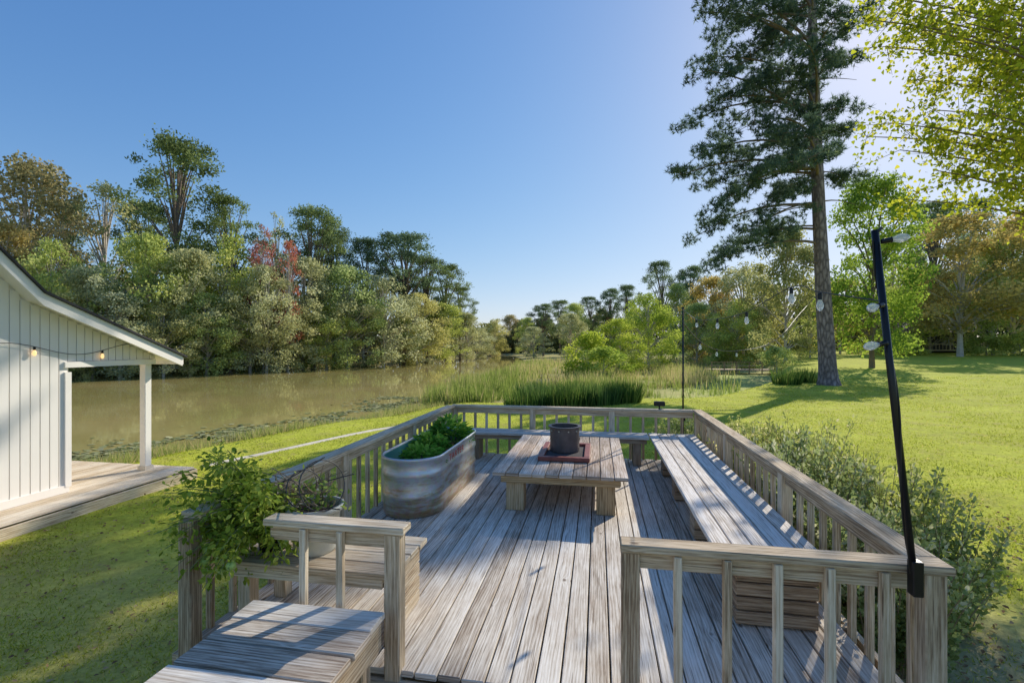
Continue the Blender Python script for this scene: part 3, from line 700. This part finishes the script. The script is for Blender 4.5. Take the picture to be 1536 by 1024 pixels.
tree(1520,330,66,150,'round','olivegreen','rt','broadleaf_tree','',label='olive green tree at the right frame edge')
tree(1490,365,62,110,'bushy','olivegreen','rt','broadleaf_tree','',label='green bushy tree between orange tree and frame edge')
tree(1560,300,60,130,'round','autumn','rt','autumn_tree','',label='russet tree cut by the right frame edge')
tree(1460,300,90,90,'pine','pine','rt','pine_tree','',label='far pine peeking above the orange brown tree')
tree(1345,430,70,100,'bushy','olivegreen','rt','broadleaf_tree','',label='olive green bush tree behind the green maple')
tree(1395,400,72,100,'bushy','gold','rt','broadleaf_tree','',label='yellow green bushy tree left of the dark cabin roof')
tree(1215,455,64,60,'bushy','olivegreen','rt','broadleaf_tree','',label='olive green bushy tree just left of pine trunk base')
tree(1340,350,88,110,'round','olivegreen','rt','broadleaf_tree','',label='olive tree rising behind the green maple crown')
for px,yt,d in ((1085,500,70),(1140,495,66),(1165,520,52),(1360,505,66),(1480,505,62),(1530,500,60)):
    tree(px,yt,d,55,'shrub','olivegreen','rt','hedge_shrub','rounded green shrub along the lawn back edge','shrub')
from collections import defaultdict
dd=defaultdict(list)
for px,t,zone,desc,label in TREES:
    if not label: dd[desc].append((px,t))
for desc,L in dd.items():
    L.sort(key=lambda q:q[0])
    for k,(px,t) in enumerate(L):
        t['label']=desc if len(L)==1 else (desc+', %s from the left'%(ORD[k] if k<20 else 'number %d'%(k+1)))
        t['group']=desc.split(',')[0]+'s' if len(L)>1 else desc
def mass(name,px0,px1,dfun,ytop,n,leaf,mat,depth=14):
    px=rng.uniform(px0,px1,n); d=dfun(px)+rng.uniform(0,depth,n)
    x=d*.0013656*(px-896); y=d*(.9846+(px-768)*.0002426); z0=gh(x,y)
    zt=CAMH-(ytop(px)-517)*d/F; zt=z0+(zt-z0)*(.75+.35*np.sin(px*.11)*np.sin(px*.037+2))
    z=z0+(zt-z0)*rng.uniform(0,1,n)
    C=np.stack([x,y,z],-1)
    o=link(name,leafmesh(name,C,rng.uniform(.6,1.3,n)*leaf,rng.uniform(0,1,n)*.7,'quad'),None,mat); return o
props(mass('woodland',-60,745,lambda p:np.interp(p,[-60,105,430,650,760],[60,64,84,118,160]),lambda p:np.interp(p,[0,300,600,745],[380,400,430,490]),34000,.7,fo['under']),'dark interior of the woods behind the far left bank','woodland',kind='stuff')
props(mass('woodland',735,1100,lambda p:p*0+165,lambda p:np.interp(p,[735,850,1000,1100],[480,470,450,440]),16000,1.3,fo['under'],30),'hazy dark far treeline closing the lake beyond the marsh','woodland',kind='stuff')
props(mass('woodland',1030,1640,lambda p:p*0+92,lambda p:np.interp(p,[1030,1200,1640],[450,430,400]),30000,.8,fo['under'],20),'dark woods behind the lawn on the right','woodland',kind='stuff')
# ------------------------------------------------------------------ big near pine
dP=29.0; bx,by=W(1243,dP); bz=ghs(bx,by)
bp=thing('pine_tree','giant near pine with thick straight trunk on the lawn','tree',(bx,by,bz))
def TP(z):
    return Vector((-.035*z*.95-.15*math.sin(z*.12),.01*z,z))
b=MB(); zs=[-.3,0,.4,1,2,4,7,10,14,18,22,26,28]; rs=[.80,.66,.55,.49,.46,.43,.40,.36,.33,.29,.24,.16,.05]
b.tube([tuple(TP(z)) for z in zs],rs,18); b.build('trunk',M['pinebark'],bp,smooth=True)
bm_=MB(); pads=[]
def branch(a,e,r0=.09):
    L=(e-a).length; m1=a.lerp(e,.5)+Vector((random.uniform(-.4,.4),random.uniform(-.4,.4),(.12+random.uniform(0,.12))*L)); pts=[a.lerp(m1,s).lerp(m1.lerp(e,s),s) for s in np.linspace(0,1,7)]
    bm_.tube([tuple(p) for p in pts],[r0*(1-.8*s) for s in np.linspace(0,1,7)],6); return pts
# main limbs: (px,py) of the limb end, depth offset
limbs=[(1052,18,-1),(1085,45,2),(1120,20,-2),(1150,60,1),(1075,85,0),(1110,95,3),(1060,105,-2),(1185,25,2),(1170,105,-2),(1275,45,1),(1262,20,-2),(1120,135,1),(1078,150,-1),(1180,150,2),(1255,88,-1),
 (1040,182,0),(1085,195,3),(1130,185,-2),(1165,205,1),(1055,228,-1),(1105,240,2),(1022,262,0),(1062,275,2),(1150,250,-2),(1185,235,3),(1240,165,-2),(1258,200,1),(1265,268,0),(1110,295,1),(1165,300,-1),(1075,310,-1),(1195,280,2),
 (1060,345,0),(1095,372,1),(1128,345,-1),(1078,390,0),(1150,350,1),(1190,200,-3),(1200,130,4),(1215,70,-4),(1210,240,-4),(1180,60,4),
 (1100,-30,0),(1150,-20,2),(1080,-10,-2),(1200,-40,-2),(1260,-30,1),(1160,-70,0),(1230,-80,2),(1120,-80,-2),(1190,-120,0),(1220,-130,1)]
for (px,py,dep) in limbs:
    q=Vector(P3(px,py,dP+dep*1.3))-Vector((bx,by,bz))
    hL=math.hypot(q.x-TP(q.z).x,q.y-TP(q.z).y)
    za=q.z+random.uniform(-.9,.9)+(.30*hL if py>280 else (.05*hL if py>150 else -.12*hL)); za=min(za,26)
    pts=branch(TP(za),q,.035+.009*hL)
    for s in (2,3,4,5,6):
        p=pts[s]; fr_=s/6
        for side in (-1,1):
            if random.random()<.55+.4*fr_ and hL>1.2:
                dirv=(pts[6]-pts[max(0,s-2)]).normalized() if s<6 else (pts[6]-pts[4]).normalized(); sd=dirv.cross(Vector((0,0,1))).normalized()*side
                L2=random.uniform(.4,1.25); e2=p+sd*L2+dirv*L2*.6+Vector((0,0,random.uniform(-.4,.45)))
                bm_.tube([tuple(p),tuple(p.lerp(e2,.5)+Vector((0,0,.05))),tuple(e2)],[.024,.017,.009],4); pads.append((e2,random.uniform(.4,.75)))
    pads.append((pts[6],random.uniform(.6,.9))); pads.append((pts[5],random.uniform(.4,.7)))
for (px,py) in ((1175,410),(1290,310),(1150,330),(1285,120)):
    q=Vector(P3(px,py,dP+random.uniform(-1,1)))-Vector((bx,by,bz)); za=q.z+random.uniform(.3,1.0); branch(TP(za),q,.05)
bm_.build('branch',M['bark'],bp)
C=[];D=[];vv=[]
for p,r_ in pads:
    nt=max(6,int(40*r_)); u=runit(nt); tc_=np.array(p)+u*(r_*rng.uniform(0,1,nt)**.5)[:,None]*np.array([1.05,1.05,.62])
    for j in range(nt):
        m_=16; uu=runit(m_)+np.array([0,0,.35]); C.append(np.repeat(tc_[j][None],m_,0)); D.append(uu); vv.append(np.full(m_,random.uniform(0,.6))+rng.uniform(0,.4,m_))
C=np.concatenate(C);D=np.concatenate(D);vv=np.concatenate(vv)
link('crown',leafmesh('crown',C,rng.uniform(.18,.33,len(C)),vv,'needle',D,width=.32),bp,fo['nearpine'])
# ------------------------------------------------------------------ maple overhanging at upper right
mx_,my_=W(1760,12.5); mz=ghs(mx_,my_)
mp_=thing('maple_tree','yellow green maple reaching in from the upper right corner','tree',(mx_,my_,mz))
b=MB(); b.tube([(0,0,-.2),(0,0,1.5),(-.1,.1,4),(-.3,.1,7),(-.4,.2,10.5),(-.5,.2,13)],[.34,.27,.23,.18,.11,.04],12); b.build('trunk',M['bark'],mp_,smooth=True)
b=MB(); cl=[]
targets=[(1300,30,12),(1345,20,11),(1400,15,12),(1450,35,11),(1500,20,12),(1530,60,10.5),(1420,70,12),(1480,95,11),(1330,70,13),(1530,120,11.5),(1460,140,12.5),(1400,165,12),(1345,185,12.5),(1300,205,13),(1350,225,12),(1410,210,11.5),(1465,215,11.5),(1515,205,11),(1450,265,11.5),(1500,270,11),(1540,265,11),(1400,255,12.2),(1375,120,13.5),(1520,160,10.5),(1560,200,11),(1580,100,11),(1600,20,11),(1370,-30,12),(1450,-40,12),(1530,-50,11),(1600,-90,12),(1650,150,11),(1680,50,12),(1290,-10,12.5),(1425,120,12.5),(1385,45,12),(1500,60,12),(1555,10,11.5),(1500,310,12),(1370,300,12.5),
 (1700,-100,12),(1780,-60,13),(1850,50,13),(1800,-200,13),(1900,-80,12),(1470,0,12.5),(1520,90,12),(1440,190,12),(1530,235,11.6),(1485,170,11.5),(1360,60,12)]
O_=Vector((mx_,my_,mz))
for k,(px,py,d) in enumerate(targets):
    q=Vector(P3(px,py,d+random.uniform(-1.2,1.2)))-O_; za=max(2.6,min(11,q.z-1.6)); a=Vector((-.3*za/10,.1,za))
    L=(q-a).length; m1=a.lerp(q,.5)+Vector((random.uniform(-.2,.2),random.uniform(-.3,.3),.08*L)); pts=[a.lerp(m1,s).lerp(m1.lerp(q,s),s) for s in np.linspace(0,1,8)]
    b.tube([tuple(p) for p in pts],[.05*(1-.85*s)+.004 for s in np.linspace(0,1,8)],5)
    for j in range(13):
        p=pts[random.choice([4,5,6,6,7,7])]; e=p+Vector(runit(1)[0])*random.uniform(.3,1.05); b.tube([tuple(p),tuple(e)],[.008,.003],4)
        cl.append((p,e))
b.build('branch',M['bark'],mp_)
C=[];
for (p,e) in cl:
    k=26; s=rng.uniform(.1,1.1,k); q=np.array(p)[None]*(1-s[:,None])+np.array(e)[None]*s[:,None]+rng.normal(size=(k,3))*.13; C.append(q)
C=np.concatenate(C); n=len(C); D=runit(n)+np.array([0,0,-.7])
link('crown',leafmesh('crown',C,rng.uniform(.06,.13,n),rng.uniform(0,1,n)**1.2,'star',D),mp_,fo['maple'])
# ------------------------------------------------------------------ shrubs along right railing
SV=[]
for kk in range(3):
    b=MB(); C=[];D=[];v=[]
    for s in range(72):
        a=random.uniform(0,6.28); r0=random.uniform(0,.34); h=random.uniform(.45,1.0); lean=random.uniform(.02,.38)
        p0=Vector((math.cos(a)*r0,math.sin(a)*r0,0)); p1=p0+Vector((math.cos(a)*lean*.35,math.sin(a)*lean*.35,h*.6)); p2=p0+Vector((math.cos(a)*lean,math.sin(a)*lean,h))
        pts=[p0.lerp(p1,q).lerp(p1.lerp(p2,q),q) for q in np.linspace(0,1,6)]; b.tube([tuple(p) for p in pts],[.005,.004,.004,.003,.003,.002],4)
        for l in range(84):
            f=random.uniform(.08,1); j=min(4,int(f*5)); p=pts[j].lerp(pts[j+1],f*5-j); u=Vector(runit(1)[0]); C.append(tuple(p+u*random.uniform(.005,.055))); D.append(tuple(u+Vector((0,0,.6)))); v.append(random.uniform(0,.7)+.5*(f>.75)*random.random())
    o=b.build('stem',M['twig'],None); sm_=o.data; bpy.data.objects.remove(o)
    C=np.array(C); SV.append((sm_,leafmesh('foliage',C,rng.uniform(.03,.055,len(C)),np.array(v),'leaf',np.array(D))))
spots=[(2.1,9.2),(2.12,8.4),(2.15,7.6),(2.15,6.9),(2.18,6.2),(2.18,5.5),(2.2,4.8),(2.2,4.15),(2.8,7.9),(2.8,7.1),(2.85,6.3),(2.85,5.5),(2.8,4.75),(1.6,9.4),(2.6,9.9),(1.9,10.3)]
for k,(x,y) in enumerate(sorted(spots,key=lambda q:-q[1])):
    z=ghs(x,y); t=thing('leafy_shrub','pale leafy upright shrub outside right railing, %s counting from the far end'%ORD[k],'shrub',(x,y,z),'leafy shrubs along the right railing',random.uniform(0,6))
    s=random.uniform(1.2,1.45)*(1.0 if y<8 else .75)*(.82 if y<4.9 else 1); t.scale=(1,1,s)
    a,f=SV[k%3]; link('stem',a,t); link('foliage',f,t,fo['shrub'])
# ------------------------------------------------------------------ stuff
n=250000; px=rng.uniform(-80,1620,n); d=3.0*(34/3.0)**rng.uniform(0,1,n)
x=d*.0013656*(px-896); y=d*(.9846+(px-768)*.0002426)
t=x-np.interp(y,SY,SX)
ok=(t>1.8)&(marsh_m(x,y)<.3)&~((x>-2.6)&(x<1.75)&(y<8.15))&~((x<-8.3)&(y<9.0))
dirt=(x>1.2)&(x<4.2)&(y<5.2); ok&=~(dirt&(rng.uniform(size=n)<.65))
pat=np.sin(x*1.7+np.sin(y*1.1)*2)*np.sin(y*1.3+x*.4)
ok&=rng.uniform(size=n)<(.6+.55*pat)
x,y,d=x[ok],y[ok],d[ok]; pat=pat[ok]; n=len(x)
C=np.stack([x,y,gh(x,y)-.005],-1); D=np.stack([rng.normal(size=n)*.7,rng.normal(size=n)*.7,np.ones(n)],-1)
o=link('grass',leafmesh('grass',C,rng.uniform(.02,.05,n)*(1+d*.02),rng.uniform(0,.8,n)-.15*pat+ (rng.uniform(size=n)<.14)*.4,'needle',D,width=.045+.012*d),None,fo['grass']); props(o,'short mown lawn grass around the deck','grass',kind='stuff')
n=70000; px=rng.uniform(600,1110,n); d=27*(90/27)**rng.uniform(0,1,n)
x=d*.0013656*(px-896); y=d*(.9846+(px-768)*.0002426); bd=np.interp(y,BY,BX)-x; t=x-np.interp(y,SY,SX)
cl_=np.sin(x*.7+np.sin(y*.4)*2)*np.sin(y*.38+1)+rng.uniform(-.45,.45,n)
alg=(bd<7)&(y<60)&(y>27)
ok=(marsh_m(x,y)>.6)&(t>.8)&(cl_>-.12)&~(alg&(rng.uniform(size=n)<.9))
x,y,d,px_,cl_=x[ok],y[ok],d[ok],px[ok],cl_[ok]; n=len(x)
tan=np.clip(sm((d-33)/8)*(.25+.6*sm((px_-760)/80))+.5*(np.sin(x*.55+y*.23+np.sin(y*.5))>.45),0,1); v=rng.uniform(0,.65,n)*(1-tan)+tan*rng.uniform(.55,1,n)+(rng.uniform(size=n)<.18)*.3
C=np.stack([x,y,gh(x,y)-.02],-1); D=np.stack([rng.normal(size=n)*.18,rng.normal(size=n)*.18,np.ones(n)],-1)
o=link('reeds',leafmesh('reeds',C,rng.uniform(.25,.95,n)*(1+.5*cl_)*(1+.2*tan),v,'needle',D,width=.28+.008*d),None,fo['reed']); props(o,'green and tan reeds filling the marsh','reeds',kind='stuff')
n=14000; y=rng.uniform(9.5,30,n); x=np.interp(y,SY,SX)+rng.uniform(-.2,2.3,n); d=y
pat=np.sin(y*2.1)+np.sin(y*.8+x); ok=(pat+rng.uniform(-1,1,n)>-.2); x,y=x[ok],y[ok]; n=len(x)
C=np.stack([x,y,gh(x,y)-.02],-1); D=np.stack([rng.normal(size=n)*.3,rng.normal(size=n)*.3,np.ones(n)],-1)
o=link('bank_grass',leafmesh('bank_grass',C,rng.uniform(.15,.5,n),rng.uniform(.4,1,n),'needle',D,width=.22),None,fo['reed']); props(o,'dry tall grass along the near shore','grass',kind='stuff')
n=5200; y=rng.uniform(9,30,n); x=np.interp(y,SY,SX)-np.abs(rng.normal(size=n))*1.5+.3
pat=np.sin(y*1.3+x)+np.sin(x*2.1-y*.7); ok=(pat+rng.uniform(-.8,.8,n)>-.3); x,y=x[ok],y[ok]; n=len(x)
C=np.stack([x,y,np.full(n,-1.592)+rng.uniform(0,.02,n)],-1); D=np.stack([rng.normal(size=n),rng.normal(size=n),rng.normal(size=n)*.08],-1); Nn=np.stack([rng.normal(size=n)*.12,rng.normal(size=n)*.12,np.ones(n)],-1)
o=link('lily_pads',leafmesh('lily_pads',C,rng.uniform(.10,.26,n),rng.uniform(0,1,n),'hex',D,Nn),None,fo['pad']); props(o,'mats of floating leaves along the near shore','water plants',kind='stuff')
n=4200; x=np.concatenate([rng.uniform(1.8,6,2600),rng.uniform(-9,-2.7,1600)]); y=np.concatenate([rng.uniform(1.5,9,2600),rng.uniform(2.5,11,1600)])
C=np.stack([x,y,gh(x,y)+.02],-1); Nn=np.stack([rng.normal(size=n)*.4,rng.normal(size=n)*.4,np.ones(n)],-1); D=np.stack([rng.normal(size=n),rng.normal(size=n),rng.normal(size=n)*.2],-1)
o=link('fallen_leaves',leafmesh('fallen_leaves',C,rng.uniform(.03,.06,n),rng.uniform(0,1,n),'leaf',D,Nn),None,fo['litter']); props(o,'brown fallen leaves scattered on the ground','leaves',kind='stuff')
def clump(label,x,y,r,h,n,mat,name='iris_clump',group='dark iris clumps behind the back railing'):
    z=ghs(x,y); a=rng.uniform(0,6.28,n); rr=r*rng.uniform(0,1,n)**.5
    C=np.stack([np.cos(a)*rr,np.sin(a)*rr,np.full(n,-.03)],-1); D=np.stack([np.cos(a)*.25*rr/r,np.sin(a)*.25*rr/r,np.ones(n)],-1)+rng.normal(size=(n,3))*.09
    o=link(name,leafmesh(name,C,rng.uniform(.5,1,n)*h,rng.uniform(0,1,n),'needle',D,width=.55),None,mat); o.location=(x,y,z); props(o,label,'plant',group)
ipx=[(785,20.5),(815,20.8),(845,20.4),(875,20.6),(905,20.5),(935,20.9),(800,22.5),(860,22.8),(920,22.6)]
for k,(p_,d_) in enumerate(ipx):
    x,y=W(p_,d_); clump('dark bladed iris clump behind the back railing, %s of the %s row'%(ORD[k] if k<6 else ORD[k-6],'near' if k<6 else 'far'),x,y,.75,1.0+.3*random.random(),420,fo['iris'])
for k,(p_,d_) in enumerate([(1180,30),(1205,31.5)]):
    x,y=W(p_,d_); clump('green bladed clump left of the big pine base, %s one'%('left' if k==0 else 'right'),x,y,.8,1.2,300,fo['iris'],'iris_clump','iris clumps beside the big pine')
# ------------------------------------------------------------------ dock and far cabin
dx_,dy_=W(1120,55); dz=-1.0
dc=thing('wooden_dock','dark low wooden dock with rails across the far pond edge','dock',(dx_,dy_,dz))
b=MB(); b.box(0,0,.0,8.5,2.2,.12,0); b.build('platform',M['brown'],dc)
for k in range(7):
    b=MB(); b.box(-4+k*1.33,-1.0,.2,.1,.1,1.4,2); b.build('post',M['brown'],dc)
for z in (.88,.5):
    b=MB(); b.box(0,-1.06,z,8.4,.06,.08,0); b.build('rail',M['brown'],dc)
cx_,cy_=W(1392,74); cz=ghs(cx_,cy_)
ch=thing('dark_cabin','dark cabin with pale porch railing among the right trees','cabin',(cx_,cy_,cz),rz=R(-18))
b=MB(); b.box(0,2,1.5,11,5,3.0); b.build('wall',M['darkhouse'],ch)
b=MB(); b.prism([(-3.2,2.9),(2,4.6),(5.2,2.9),(5.2,3.05),(2,4.8),(-3.2,3.05)],0,-6,6); b.build('roof',M['shingle'],ch)
b=MB(); b.box(0,-1.9,.35,11.5,2.8,.15); b.build('porch_floor',M['rail'],ch)
b=MB(); b.box(0,-3.2,1.3,11.4,.1,.1,0)
for k in range(30): b.box(-5.6+k*.386,-3.2,.85,.06,.06,.85,2)
b.build('porch_railing',M['rail'],ch)
for k in range(4):
    b=MB(); b.box(-5.5+k*3.66,-3.15,1.7,.16,.16,2.7,2); b.build('porch_post',M['rail'],ch)
for x in (-3.2,2.2):
    b=MB(); b.box(x,-.53,1.7,1.4,.06,1.2); b.build('window',M['glass'],ch)
# ------------------------------------------------------------------ camera, sun, sky
cam=bpy.data.cameras.new('camera'); co_=bpy.data.objects.new('camera',cam); col.objects.link(co_)
co_.location=(0,0,CAMH); co_.rotation_euler=(R(90),0,R(10.07)); cam.sensor_width=36; cam.lens=36*F/1536; cam.shift_y=5/1536
cam.clip_start=.05; cam.clip_end=3000; sc.camera=co_
AZ=R(31); EL=R(31)
sun=bpy.data.lights.new('sun','SUN'); sun.energy=5.0; sun.angle=R(.5); sun.color=(1,.92,.79)
so=bpy.data.objects.new('sun',sun); col.objects.link(so)
dv=Vector((math.sin(AZ)*math.cos(EL),math.cos(AZ)*math.cos(EL),math.sin(EL))); so.rotation_euler=dv.to_track_quat('Z','Y').to_euler()
w=bpy.data.worlds.new('World'); sc.world=w; w.use_nodes=True; nt=w.node_tree; nt.nodes.clear()
sk=nt.nodes.new('ShaderNodeTexSky'); sk.sky_type='NISHITA'; sk.sun_disc=False; sk.sun_elevation=EL; sk.sun_rotation=AZ; sk.air_density=1.0; sk.dust_density=.4; sk.ozone_density=2.5
hsv=nt.nodes.new('ShaderNodeHueSaturation'); hsv.inputs['Saturation'].default_value=1.2; nt.links.new(sk.outputs[0],hsv.inputs['Color'])
def vm(op,a,b):
    n_=nt.nodes.new('ShaderNodeVectorMath'); n_.operation=op
    for k,v in ((0,a),(1,b)):
        if isinstance(v,bpy.types.NodeSocket): nt.links.new(v,n_.inputs[k])
        else: n_.inputs[k].default_value=v
    return n_.outputs[0]
c1=vm('MULTIPLY',hsv.outputs[0],(1.22,1.38,1.95))
den=vm('ADD',vm('MULTIPLY',c1,(.095,.10,.10)),(1,1,1))
c2=vm('DIVIDE',c1,den)
bg=nt.nodes.new('ShaderNodeBackground'); bg.inputs[1].default_value=.15; ou=nt.nodes.new('ShaderNodeOutputWorld')
nt.links.new(c2,bg.inputs[0]); nt.links.new(bg.outputs[0],ou.inputs[0])
sc.view_settings.view_transform='Standard'; sc.view_settings.look='None'; sc.view_settings.exposure=0
